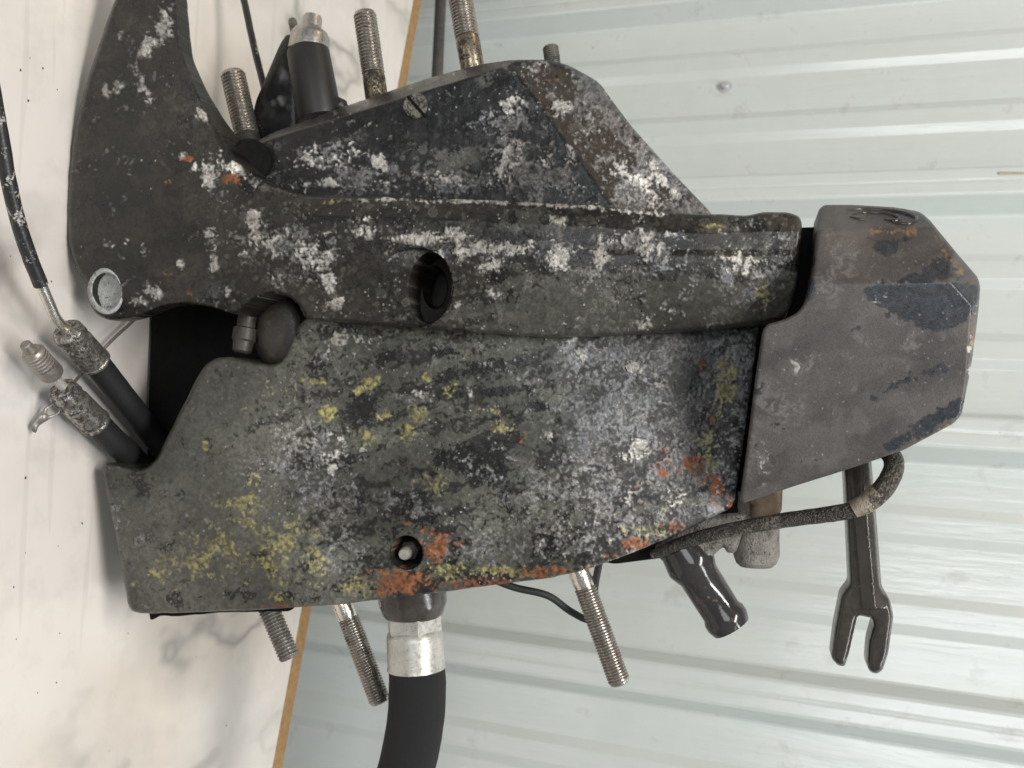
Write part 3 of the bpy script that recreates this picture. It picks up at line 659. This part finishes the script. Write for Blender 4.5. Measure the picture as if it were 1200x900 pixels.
# big lower cover
def crease(x, y): return (x-(642+(y-395)*.176))
def h_plate(x, y):
    c = crease(x, y)
    h = -15 - np.where(c > 0, c, 0)*.15
    h = h - 5*smooth01(y, 560, 730)**1.5 - 4*smooth01(x, 330, 120) - 3*smooth01(y, 400, 372)
    return h + 1.2*np.sin(x/75.)*np.sin(y/60.)
pb_ = [('gry', 760, 500, 110, 95, .62), ('gry', 740, 470, 60, 40, .72), ('gry', 650, 560, 50, 80, .66), ('gry', 350, 520, 60, 46, .66), ('gry', 395, 610, 40, 80, .72), ('gry', 570, 640, 80, 30, .72), ('gry', 470, 585, 60, 26, .56), ('gry', 740, 415, 90, 22, .52), ('gry', 690, 620, 70, 34, .62), ('gry', 800, 560, 60, 40, .7), ('gry', 320, 545, 40, 20, .6), ('gry', 490, 470, 20, 16, .62), ('gry', 690, 470, 30, 60, .6),
       ('yel', 370, 447, 20, 7, .9), ('yel', 436, 449, 12, 9, .9), ('yel', 420, 456, 8, 6, .85), ('yel', 428, 511, 13, 10, .95), ('yel', 492, 485, 15, 14, .9), ('yel', 476, 506, 12, 14, .88), ('yel', 455, 488, 16, 8, .7), ('yel', 512, 565, 20, 18, .8), ('yel', 527, 460, 17, 9, .85, -20), ('yel', 500, 441, 8, 6, .8), ('yel', 582, 482, 10, 10, .85), ('yel', 586, 499, 9, 8, .95), ('yel', 600, 505, 8, 6, .8), ('yel', 562, 482, 10, 10, .6), ('yel', 384, 484, 13, 10, .85), ('yel', 487, 565, 8, 8, .6),
       ('yel', 850, 452, 12, 36, 1.0), ('yel', 840, 482, 12, 20, .9), ('yel', 830, 522, 13, 24, .82), ('yel', 825, 505, 8, 8, .7), ('yel', 335, 632, 46, 24, .80), ('yel', 362, 655, 20, 36, .82), ('yel', 300, 650, 50, 30, .62), ('yel', 285, 612, 26, 7, .75, 15), ('yel', 300, 600, 12, 5, .7), ('yel', 228, 660, 34, 28, .74), ('yel', 190, 668, 14, 30, .66, 20), ('yel', 262, 640, 40, 20, .66), ('yel', 250, 676, 22, 8, .7, 20), ('yel', 160, 690, 8, 10, .6), ('yel', 240, 522, 5, 6, .9), ('yel', 258, 558, 10, 5, .7), ('yel', 300, 570, 10, 20, .42), ('yel', 310, 480, 34, 30, .38),
       ('yel', 420, 688, 30, 13, .95), ('yel', 325, 700, 16, 8, .7), ('yel', 528, 668, 24, 13, .9), ('yel', 590, 670, 66, 8, .86), ('yel', 775, 622, 44, 8, .72), ('yel', 785, 590, 30, 24, .46), ('yel', 745, 560, 30, 20, .42), ('yel', 290, 590, 40, 14, .60), ('yel', 340, 680, 30, 10, .62),
       ('org', 508, 642, 18, 20, .95), ('org', 478, 615, 10, 5, .8), ('org', 530, 637, 18, 6, .72), ('org', 475, 682, 44, 13, .92), ('org', 440, 678, 14, 12, .6), ('org', 560, 684, 100, 8, .82), ('org', 650, 669, 56, 8, .84), ('org', 813, 543, 15, 11, 1.0), ('org', 826, 428, 10, 9, .9), ('org', 840, 574, 18, 20, .84), ('org', 856, 588, 14, 8, .85), ('org', 832, 492, 11, 9, .9), ('org', 745, 637, 22, 6, .9), ('org', 712, 651, 8, 5, .9), ('org', 610, 516, 7, 7, .8), ('org', 726, 586, 10, 7, .62), ('org', 335, 710, 50, 5, .62), ('org', 800, 618, 30, 6, .5), ('org', 480, 650, 30, 30, .42), ('org', 770, 545, 60, 40, .25),
       ('wht', 762, 522, 34, 9, .82, -14), ('wht', 732, 535, 16, 6, .7, 10), ('wht', 736, 430, 14, 10, .8), ('wht', 775, 450, 10, 16, .72), ('wht', 770, 472, 8, 6, .8), ('wht', 745, 405, 22, 10, .6), ('wht', 640, 512, 14, 9, .62), ('wht', 550, 460, 6, 10, .66), ('wht', 485, 462, 14, 10, .58), ('wht', 700, 410, 40, 14, .48), ('wht', 860, 520, 8, 40, .5), ('wht', 465, 578, 10, 8, .62), ('wht', 390, 550, 10, 7, .55), ('wht', 780, 580, 60, 30, .40), ('wht', 400, 400, 40, 18, .46), ('wht', 410, 418, 12, 20, .5), ('wht', 690, 640, 60, 24, .44), ('wht', 380, 520, 40, 30, .46),
       ('blk', 560, 432, 60, 9, .82, -10), ('blk', 455, 417, 26, 12, .9), ('blk', 520, 412, 30, 8, .85), ('blk', 570, 460, 50, 7, .85, -5), ('blk', 420, 480, 26, 20, .85), ('blk', 560, 540, 50, 30, .88), ('blk', 600, 520, 36, 12, .7), ('blk', 630, 478, 14, 6, .8), ('blk', 400, 545, 16, 14, .8), ('blk', 480, 600, 40, 24, .8), ('blk', 420, 585, 14, 14, .75), ('blk', 640, 640, 24, 26, .85), ('blk', 545, 665, 20, 10, .75), ('blk', 300, 660, 20, 12, .6), ('blk', 340, 700, 60, 10, .6), ('blk', 665, 610, 14, 20, .7), ('blk', 300, 650, 16, 14, .7), ('blk', 190, 640, 30, 14, .5), ('blk', 160, 570, 30, 20, .5), ('blk', 240, 520, 40, 20, .5), ('blk', 250, 700, 80, 10, .6), ('blk', 370, 430, 16, 16, .6)]
olv_f = lambda x, y: .66 - .22*smooth01(crease(x, y), -40, 60) + .26*smooth01(x, 380, 260)
gry_f = lambda x, y: .24 + .36*smooth01(crease(x, y)+22*np.sin(y/19.)*np.sin(y/7.3+1), -34, 34)  # bare-metal mottle, raised past the crease to paint in the better-lit facet
plate = A(casting('lower_cover', M['plate'], drive,
        [(119, 549), (124, 542), (160, 550), (173, 548), (185, 535), (196, 512), (232, 441), (240, 428), (251, 420), (270, 418), (300, 425), (318, 428), (330, 424), (338, 410), (346, 388), (353, 377), (380, 360), (540, 366), (640, 370), (760, 368), (886, 362), (889, 384), (881, 450), (871, 520), (861, 586), (856, 596), (800, 624), (740, 648), (690, 667), (640, 678), (560, 688), (510, 695), (400, 708), (300, 715), (180, 719), (163, 719), (154, 716), (150, 708), (138, 640), (128, 590)],
        h_plate, 34, 2.5, 5, 3.2, sub_div=1, holes=[ell(477, 647, 18.5, 20, 26, -.3)], blobs=pb_, base={'olv': olv_f, 'gry': gry_f, 'blk': lambda x, y: .20-.1*smooth01(x, 380, 260)}, rough=.8, rscale=110, fil=7, wobble=.7))
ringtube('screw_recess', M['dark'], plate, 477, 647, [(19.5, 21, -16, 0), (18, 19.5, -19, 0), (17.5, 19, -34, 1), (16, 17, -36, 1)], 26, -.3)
p0, p1 = W(484., 642., -36), W(473., 650., -19); s_ = mmpx(475., 648., -20)
sub(lathe('recess_screw', M['silver'], plate, p0, p1, [(0, 7.5*s_), (.92, 7.5*s_), (1, 6*s_)], 18))
sub(hexbar('recess_nut', M['gloss'], plate, p0, p0+(p1-p0)*.45, 12.5*s_))
# gasket edge under the cover's lower left
A(casting('torn_gasket', M['dark'], drive, [(172, 700), (176, 727), (186, 722), (210, 722), (260, 718), (340, 716), (360, 690)], lambda x, y: -44, 4, 6, 2, wobble=1.2, fil=2))

# end cap
def h_cap(x, y):
    s = .5
    main = 6-(y-335)*.075-np.clip(x-1000, 0, None)*.012 + 0*x
    low = 6-(y-335)*.035 - np.clip(y-335, 0, 40)*.06
    upper = 6-(332-y)*.52*(.55+.45*smooth01(x, 960, 1030))
    top = -26.5*(.55+.45*smooth01(x, 960, 1030))-(268-y)*1.35+0*x
    d = (x-1112)*.78+(300-y)*-.0; dr = ((x-1076)*.80-(y-272)*.60)
    right = 1.5-np.clip(dr, -200, None)*.75
    edge = 5-(x-(1149-(y-335)*.145)+9)*1.1
    left = 6-(955-x)*.10
    return smin(upper, top, right, edge, main, k=.45)
cb = [('blk', 'poly', [(1012, 340), (1030, 333), (1075, 335), (1147, 334), (1144, 366), (1125, 379), (1105, 388), (1085, 387), (1060, 373), (1040, 359), (1020, 350)], 1.1, 16),
      ('blk', 'poly', [(1012, 472), (1040, 450), (1070, 434), (1105, 424), (1130, 431), (1110, 441), (1085, 446), (1060, 453), (1030, 469)], .9, 12),
      ('blk', 'poly', [(1040, 512), (1090, 484), (1134, 462), (1127, 488), (1060, 526), (1010, 540)], .85, 16), ('blk', 'poly', [(1005, 274), (1082, 274), (1062, 288), (1036, 303), (1020, 292)], .80, 14),
      ('blk', 'poly', [(1048, 331), (1075, 312), (1105, 296), (1112, 300), (1138, 328)], .8, 12), ('blk', 1060, 252, 50, 14, .85), ('blk', 950, 300, 6, 60, .8),
      ('gry', 985, 330, 26, 40, .62), ('gry', 1000, 300, 30, 14, .5, 40), ('gry', 940, 430, 60, 12, .5, -15), ('gry', 920, 480, 60, 30, .42), ('gry', 975, 365, 20, 12, .55), ('gry', 960, 470, 60, 10, .5, -20), ('gry', 1050, 400, 60, 14, .45), ('gry', 895, 520, 20, 60, .5), ('gry', 970, 262, 8, 16, .6), ('gry', 1060, 340, 40, 12, .5),
      ('wht', 925, 430, 14, 6, .30), ('wht', 890, 540, 10, 20, .24), ('wht', 1035, 352, 16, 4, .34), ('wht', 1137, 430, 3, 50, .55), ('org', 1140, 400, 4, 70, .66), ('org', 1095, 510, 40, 4, .6, -30), ('org', 1040, 271, 40, 5, .5), ('org', 1112, 300, 5, 30, .5, -38)]  # org strips paint the warm reflections along the cap's edges
cap = A(casting('end_cap', M['cap'], drive,
        [(959, 246), (966, 240), (1000, 240), (1050, 243), (1078, 248), (1088, 256), (1120, 295), (1146, 325), (1149, 336), (1146, 370), (1138, 430), (1127, 486), (1118, 496), (1060, 527), (1000, 548), (930, 570), (871, 590), (867, 586), (875, 530), (886, 440), (894, 386), (899, 380), (920, 374), (935, 366), (945, 352), (952, 325), (956, 290)],
        h_cap, 38, 3, 4, 2.5, sub_div=1, blobs=cb, base={'gry': .12, 'blk': .10}, rough=.25, rscale=60, relief=.6, fil=6))
# embossed swirl on the cap's upper face
def capP(pts, lift=.0): 
    out = []
    for x, y in pts:
        out.append(W(float(x), float(y), float(h_cap(np.array([float(x)]), np.array([float(y)]))[0])+lift-2.0*max(0, (4-(y-240))/4)))
    return out
em1 = [(994, 246), (1010, 245), (1030, 246), (1050, 248), (1066, 252), (1074, 257), (1066, 262), (1052, 262), (1046, 260)]
em2 = [(1000, 251), (1014, 249), (1034, 250), (1048, 253), (1054, 257), (1046, 259), (1036, 257)]
em3 = [(996, 254), (1006, 257), (1016, 259)]
for e in (em1, em2, em3):
    sub(sweep('emblem_swirl', M['gloss'], cap, capP(e, .3), [.0004]+[.0011]*(len(e)-2)+[.0004], 8, 60, 5))

# ---- threaded studs
def stud(px0, px1, h, r, t_thread, mats=('stud', 'shank'), seg=18, ridge=4.0, h1=None):
    p0 = W(float(px0[0]), float(px0[1]), h); p1 = W(float(px1[0]), float(px1[1]), h if h1 is None else h1)
    s = mmpx(*px1, h); L = np.linalg.norm(p1-p0); r = r*s
    nth = max(4, int(L*(1-t_thread)/(ridge*s)))
    prof = []
    for i in range(nth):
        a = t_thread+(1-t_thread-.025)*i/nth; b_ = t_thread+(1-t_thread-.025)*(i+.5)/nth
        prof += [(a, r*.875), (a+(b_-a)*.55, r), (b_, r)]
    prof += [(.975, r*.9), (.99, r*.86), (1.0, r*.7)]
    o = A(lathe('stud', M[mats[0]], drive, p0+(p1-p0)*0, p1, [(max(t_thread-.01, 0), r*.8)]+prof, seg, 30))
    if t_thread > .03:
        sub(lathe('shank', M[mats[1]], o, p0, p0+(p1-p0)*t_thread, [(0, r*.96), (.06, r*.90), (.1, r*.97), (.9, r*.97), (1, r*.9)], seg, 35, .04, 400))
    return o
stud((297, 190), (272, 84), -78, 14.5, .30, ('stud', 'boss'))
stud((442, 118), (427, 14), -76, 13.5, .30)
stud((556, 92), (536, -22), -76, 14.5, .42)
stud((650, 92), (645, 54), -80, 9.5, .02, ('stud_dark', 'boss'), ridge=2.5)
stud((305, 690), (340, 772), -62, 12.5, .25, ('stud_dark', 'boss'))
stud((392, 682), (446, 824), -66, 12.8, .30, ('stud', 'shank_bright'), ridge=3.4)
stud((668, 640), (727, 802), -62, 13.3, .30, ('stud', 'shank_bright'), ridge=3.6)

# ---- trim sender on top: plate, connector, pin, cable
snd = A(casting('sender_bracket', M['house'], drive, [(336, 40), (328, 52), (300, 118), (295, 142), (300, 175), (350, 165), (350, 60), (345, 42)], lambda x, y: -82-(x-300)*.02, 9, 5, 4,
          blobs=[('wht', 332, 92, 6, 14, .85), ('wht', 326, 104, 5, 6, .8), ('wht', 312, 128, 5, 10, .6), ('gry', 335, 120, 14, 20, .6), ('wht', 308, 140, 5, 5, .7)], base={'blk': .5}))
sc_ = mmpx(367., 95., -70)
con = A(lathe('sender_connector', M['plastic'], drive, W(375., 140., -70), W(360.5, 58., -70), [(0, 25.5*sc_), (.05, 26.5*sc_), (.95, 24.8*sc_), (1, 23.5*sc_)], 32))
ctop = sub(lathe('metal_tip', M['castmetal'], con, W(361., 61., -70), W(367., 18., -70), [(0, 23.5*sc_), (.45, 22.5*sc_), (.58, 19*sc_), (.66, 12.5*sc_), (.72, 11*sc_), (.92, 11*sc_), (1, 9.5*sc_)], 28))
p0, p1 = W(399., 124., -70), W(404., 128., -70)
sub(lathe('cable_grommet', M['plastic'], con, W(388., 120., -70), p1, [(0, .006), (.8, .006), (1, .004)], 12))
A(lathe('locating_pin', M['stud_dark'], drive, W(348., 48., -84), W(342., 22., -84), [(0, .0032), (.85, .0032), (.95, .0028), (1, .002)], 14))
A(sweep('thin_cable', M['cablecoat'], drive, [W(276., -40., -120), W(287., 5., -120), W(297., 52., -118), W(310., 104., -112), W(318., 140., -105)], [.0027]*5, 12, 40, 5, noise=.08))

# ---- left: two brake-style hoses on the table
def hose(path_px, r_px, zs, name='hydraulic_hose', mat='rubber'):
    P = [TB(float(x), float(y), z) for (x, y), z in zip(path_px, zs)]
    s = np.linalg.norm(P[0]-CAM)/F
    return A(sweep(name, M[mat], drive, P, [r_px*s]*len(P), 20, 60, 6, noise=.025, nscale=250)), P, s
h1, P1, s1_ = hose([(104, 414), (130, 447), (160, 485), (184, 516), (205, 545), (225, 575)], 14, [.030, .026, .022, .018, .016, .016])
d1_ = (P1[0]-P1[1])/np.linalg.norm(P1[0]-P1[1])
a0 = TB(112., 425., .030); a1 = TB(77., 386., .034)
sub(lathe('crimp_sleeve', M['crimp'], h1, a0, a1, [(0, 15.5*s1_), (.03, 17.5*s1_), (.07, 17.5*s1_), (.09, 16.5*s1_), (.62, 16.5*s1_), (.65, 13.5*s1_), (.74, 13.5*s1_), (.77, 16.5*s1_), (.93, 16*s1_), (.97, 14*s1_), (1, 8*s1_)], 24, 35, .018, 350))
pipe_px = [(80, 388), (66, 374), (56, 352), (44, 324)]
sub(sweep('bent_pipe', M['shank_bright'], h1, [TB(float(x), float(y), z) for (x, y), z in zip(pipe_px, (.034, .036, .038, .040))], [5.5*s1_]*4, 14, 50, 6))
coat_px = [(48, 334), (36, 304), (22, 262), (10, 212), (2, 165), (-8, 110), (-18, 50)]
sub(sweep('pipe_coating', M['cablecoat'], h1, [TB(float(x), float(y), .040+.002*i) for i, (x, y) in enumerate(coat_px)], [7*s1_]*7, 14, 50, 6, noise=.06, nscale=300))
h2, P2_, s2_ = hose([(104, 486), (126, 510), (148, 530), (168, 552), (190, 580)], 14.5, [.022, .020, .018, .016, .016])
a0, a1 = TB(113., 497., .022), TB(70., 455., .024)
sub(lathe('crimp_sleeve', M['crimp'], h2, a0, a1, [(0, 15*s2_), (.03, 17*s2_), (.07, 17*s2_), (.09, 16*s2_), (.62, 16*s2_), (.65, 13*s2_), (.74, 13*s2_), (.77, 16*s2_), (.93, 15.5*s2_), (.97, 13*s2_), (1, 7*s2_)], 24, 35, .018, 350))
sub(lathe('pipe_stub', M['silver'], h2, TB(76., 456., .025), TB(54., 430., .027), [(0, 5.2*s2_), (1, 5.2*s2_)], 14))
a0, a1 = TB(62., 439., .027), TB(29., 403., .030); pr = [(0, 11*s2_), (.06, 12*s2_), (.28, 12*s2_), (.30, 10*s2_)]
for i in range(5): pr += [(.32+i*.085, 11.6*s2_), (.36+i*.085, 11.8*s2_), (.385+i*.085, 10.2*s2_)]
pr += [(.78, 9*s2_), (.80, 6*s2_), (.98, 5.5*s2_), (1, 4.5*s2_)]
sub(lathe('flare_nut', M['ground'], h2, a0, a1, pr, 20, 30))
# hose-tie wire and ring terminal
wire_px = [(156, 376), (130, 400), (104, 428), (78, 458), (70, 466)]
A(sweep('tie_wire', M['ground'], drive, [TB(float(x), float(y), z) for (x, y), z in zip(wire_px, (.012, .012, .010, .012, .014))], [.0012]*5, 8, 50, 4))
ring_o = [(37, 505), (36, 498), (44, 487), (58, 474), (72, 468), (80, 471), (78, 477), (70, 484), (56, 492), (45, 499), (42, 508)]
V = []; ro = resample(fillet(ring_o, 3), 3); inn = ell(63, 480, 9.5, 5, 18, -.6)
res = geometry.delaunay_2d_cdt([Vector(p) for p in np.concatenate([ro, inn])], [(i, (i+1) % len(ro)) for i in range(len(ro))]+[(len(ro)+i, len(ro)+(i+1) % 18) for i in range(18)], [], 0, 1e-5)
vp = np.array([tuple(v) for v in res[0]]); tt = np.array(res[2]); cen = vp[tt].mean(1); tt = tt[inside(cen, ro) & ~inside(cen, inn)]
zz = .004+.014*np.clip((vp[:, 0]-36)/44, 0, 1)
tab = A(part('ring_terminal', mesh('ring_terminal', [TB(x, y, z) for (x, y), z in zip(vp, zz)], tt, 40), M['ground'], drive))
tab.modifiers.new('t', 'SOLIDIFY').thickness = .0012

# ---- bottom: drain hose with fittings
hh = -58; s_ = mmpx(487., 740., hh)
Wp = lambda x, y, h=hh: W(float(x), float(y), float(h))
hs = A(sweep('drain_hose', M['sleeve'], drive, [Wp(488, 779), Wp(489, 800), Wp(488, 835), Wp(482, 875), Wp(470, 925), Wp(455, 985)], [32.5*s_, 33.5*s_, 33.5*s_, 33.5*s_, 33.5*s_, 33.5*s_], 28, 60, 6, noise=.02, nscale=120))
sub(lathe('fitting_collar', M['gloss'], hs, Wp(483, 680), Wp(484, 722), [(0, 40*s_), (.6, 40*s_), (.75, 38*s_), (.95, 35*s_), (1, 33*s_)], 28))
hexbar_o = sub(hexbar('hex_nut', M['silver'], hs, Wp(485, 718), Wp(486, 740), 34*s_))
sub(lathe('crimp_ferrule', M['silver'], hs, Wp(486, 738), Wp(488, 783), [(0, 30*s_), (.08, 32.5*s_), (.2, 33.5*s_), (.9, 33.5*s_), (1, 34.5*s_)], 32))
A(sweep('thin_black_cable', M['rubber'], drive, [Wp(580, 680, -50), Wp(605, 689, -55), Wp(642, 698, -60), Wp(668, 716, -70), Wp(690, 726, -80), Wp(699, 712, -75), Wp(697, 690, -66), Wp(702, 660, -60)], [.0024]*8, 12, 60, 6))

# ---- bottom right: water tube, cast lug, grimy hose, clevis
s_ = mmpx(820., 690., -45)
A(casting('pump_boss', M['chalk'], drive, [(766, 640), (774, 657), (800, 666), (828, 658), (848, 640), (852, 648), (862, 648), (866, 640), (880, 600), (820, 605)], lambda x, y: -57-.02*(y-630), 22, 4, 6, 4, rough=1.2))
tube = A(lathe('water_tube', M['gloss_brown'], drive, Wp(797, 640, -66), Wp(857, 735, -70), [(0, 27*s_), (.16, 30*s_), (.22, 31*s_), (.30, 28*s_), (.36, 25*s_), (.80, 24*s_), (.85, 26.5*s_), (.92, 27*s_), (1, 24*s_), (1.0, 18*s_), (.9, 17*s_)], 28, 50, .015, 200))
A(lathe('cast_lug', M['chalk'], drive, Wp(886, 575, -72), Wp(886, 664, -70), [(0, 27*s_), (.85, 27*s_), (.95, 24*s_), (1, 19*s_)], 24, 40, .05, 250))
A(casting('copper_strip', M['rust'], drive, [(878, 560), (880, 612), (908, 606), (916, 600), (918, 556)], lambda x, y: -54, 10, 5, 3))
gp = [(765, 650, -58), (800, 636, -50), (850, 622, -42), (910, 611, -36), (960, 604, -32), (1000, 597, -28), (1028, 580, -26), (1045, 556, -28), (1046, 536, -34), (1030, 520, -45)]
sg = mmpx(950., 600., -25)
gh = A(sweep('grimy_hose', M['grimehose'], drive, [Wp(*p) for p in gp], [6*sg, 8*sg, 8.5*sg, 9*sg, 9.5*sg, 10*sg, 12*sg, 11.5*sg, 11*sg, 11*sg], 18, 60, 6, noise=.10, nscale=260))
sub(sweep('tape_wrap', M['tape'], gh, [Wp(1000, 597, -27.5), Wp(1016, 589, -26.5), Wp(1030, 577, -25.7)], [10.6*sg, 11.6*sg, 12.6*sg], 18, 50, 6, noise=.16, nscale=180))
A(casting('clevis_rod', M['gloss'], drive, [(986, 500), (1018, 500), (1022, 550), (1028, 620), (1033, 686), (1043, 703), (1047, 722), (1041, 765), (1034, 786), (1026, 790), (1018, 786), (1016, 776), (1018, 752), (1024, 731), (1021, 724), (1005, 721), (1001, 738), (995, 765), (990, 781), (982, 780), (974, 771), (978, 738), (986, 697), (996, 684), (994, 640), (990, 560)],
          lambda x, y: -46+6*np.clip(1-np.abs(x-(1009+(y-540)*.09))/14., 0, 1)*(y < 715), 16, 2.5, 6, 4.5, fil=4, rough=.2))

# ---- crumbs of paint and dirt fallen on the table
V = []; Fc = []
spots = [(35, 68), (50, 80), (67, 105), (33, 118), (24, 82), (150, 742), (19, 749), (44, 812), (66, 800), (128, 880), (16, 688), (68, 640), (96, 613), (60, 330), (30, 560), (12, 300), (230, 770), (265, 850), (235, 20), (225, 60)]
for (px, py) in spots + [(random.uniform(5, 280), random.choice([random.uniform(725, 890), random.uniform(560, 720)])) for _ in range(3)]:
    if px > 110 and py < 722: continue
    p = TB(float(px), float(py), 0.0); r = random.uniform(.00035, .0008); a0 = random.uniform(0, 6); b0 = len(V); k = random.choice((4, 5, 6))
    for zz_, q in ((.0001, 1.0), (r*.6, .65)):
        for i in range(k):
            t = a0+2*math.pi*i/k; e = random.uniform(.6, 1.2)*q; V.append((p[0]+r*e*math.cos(t)*1.4, p[1]+r*e*math.sin(t), zz_))
    Fc.append(tuple(b0+k+i for i in range(k)))
    for i in range(k): Fc.append((b0+i, b0+(i+1) % k, b0+k+(i+1) % k, b0+k+i))
fl = link('dirt_crumbs', mesh('dirt_crumbs', V, Fc, 0), M['boss']); tag(fl, 'tiny dark crumbs of dirt scattered over the marble table top', 'dirt', kind='stuff')

for nm, lb in (('end_cap', 'smooth brown grey faceted end cap with an embossed swirl'), ('upper_housing', 'black wedge shaped upper housing with white oxide patches'), ('lower_cover', 'olive grey lower cover flaked with yellow and orange primer'),
               ('swivel_arm', 'black arm with tall horn and white crust'), ('drain_hose', 'thick black sleeved hose hanging below the cover'), ('clevis_rod', 'glossy dark rod ending in a two pronged fork'),
               ('water_tube', 'glossy dark tube stub with a beaded end'), ('grimy_hose', 'thin grimy hose curving round the fork rod'), ('sender_connector', 'black plastic barrel with a bare metal tip')):
    bpy.data.objects[nm]['label'] = lb
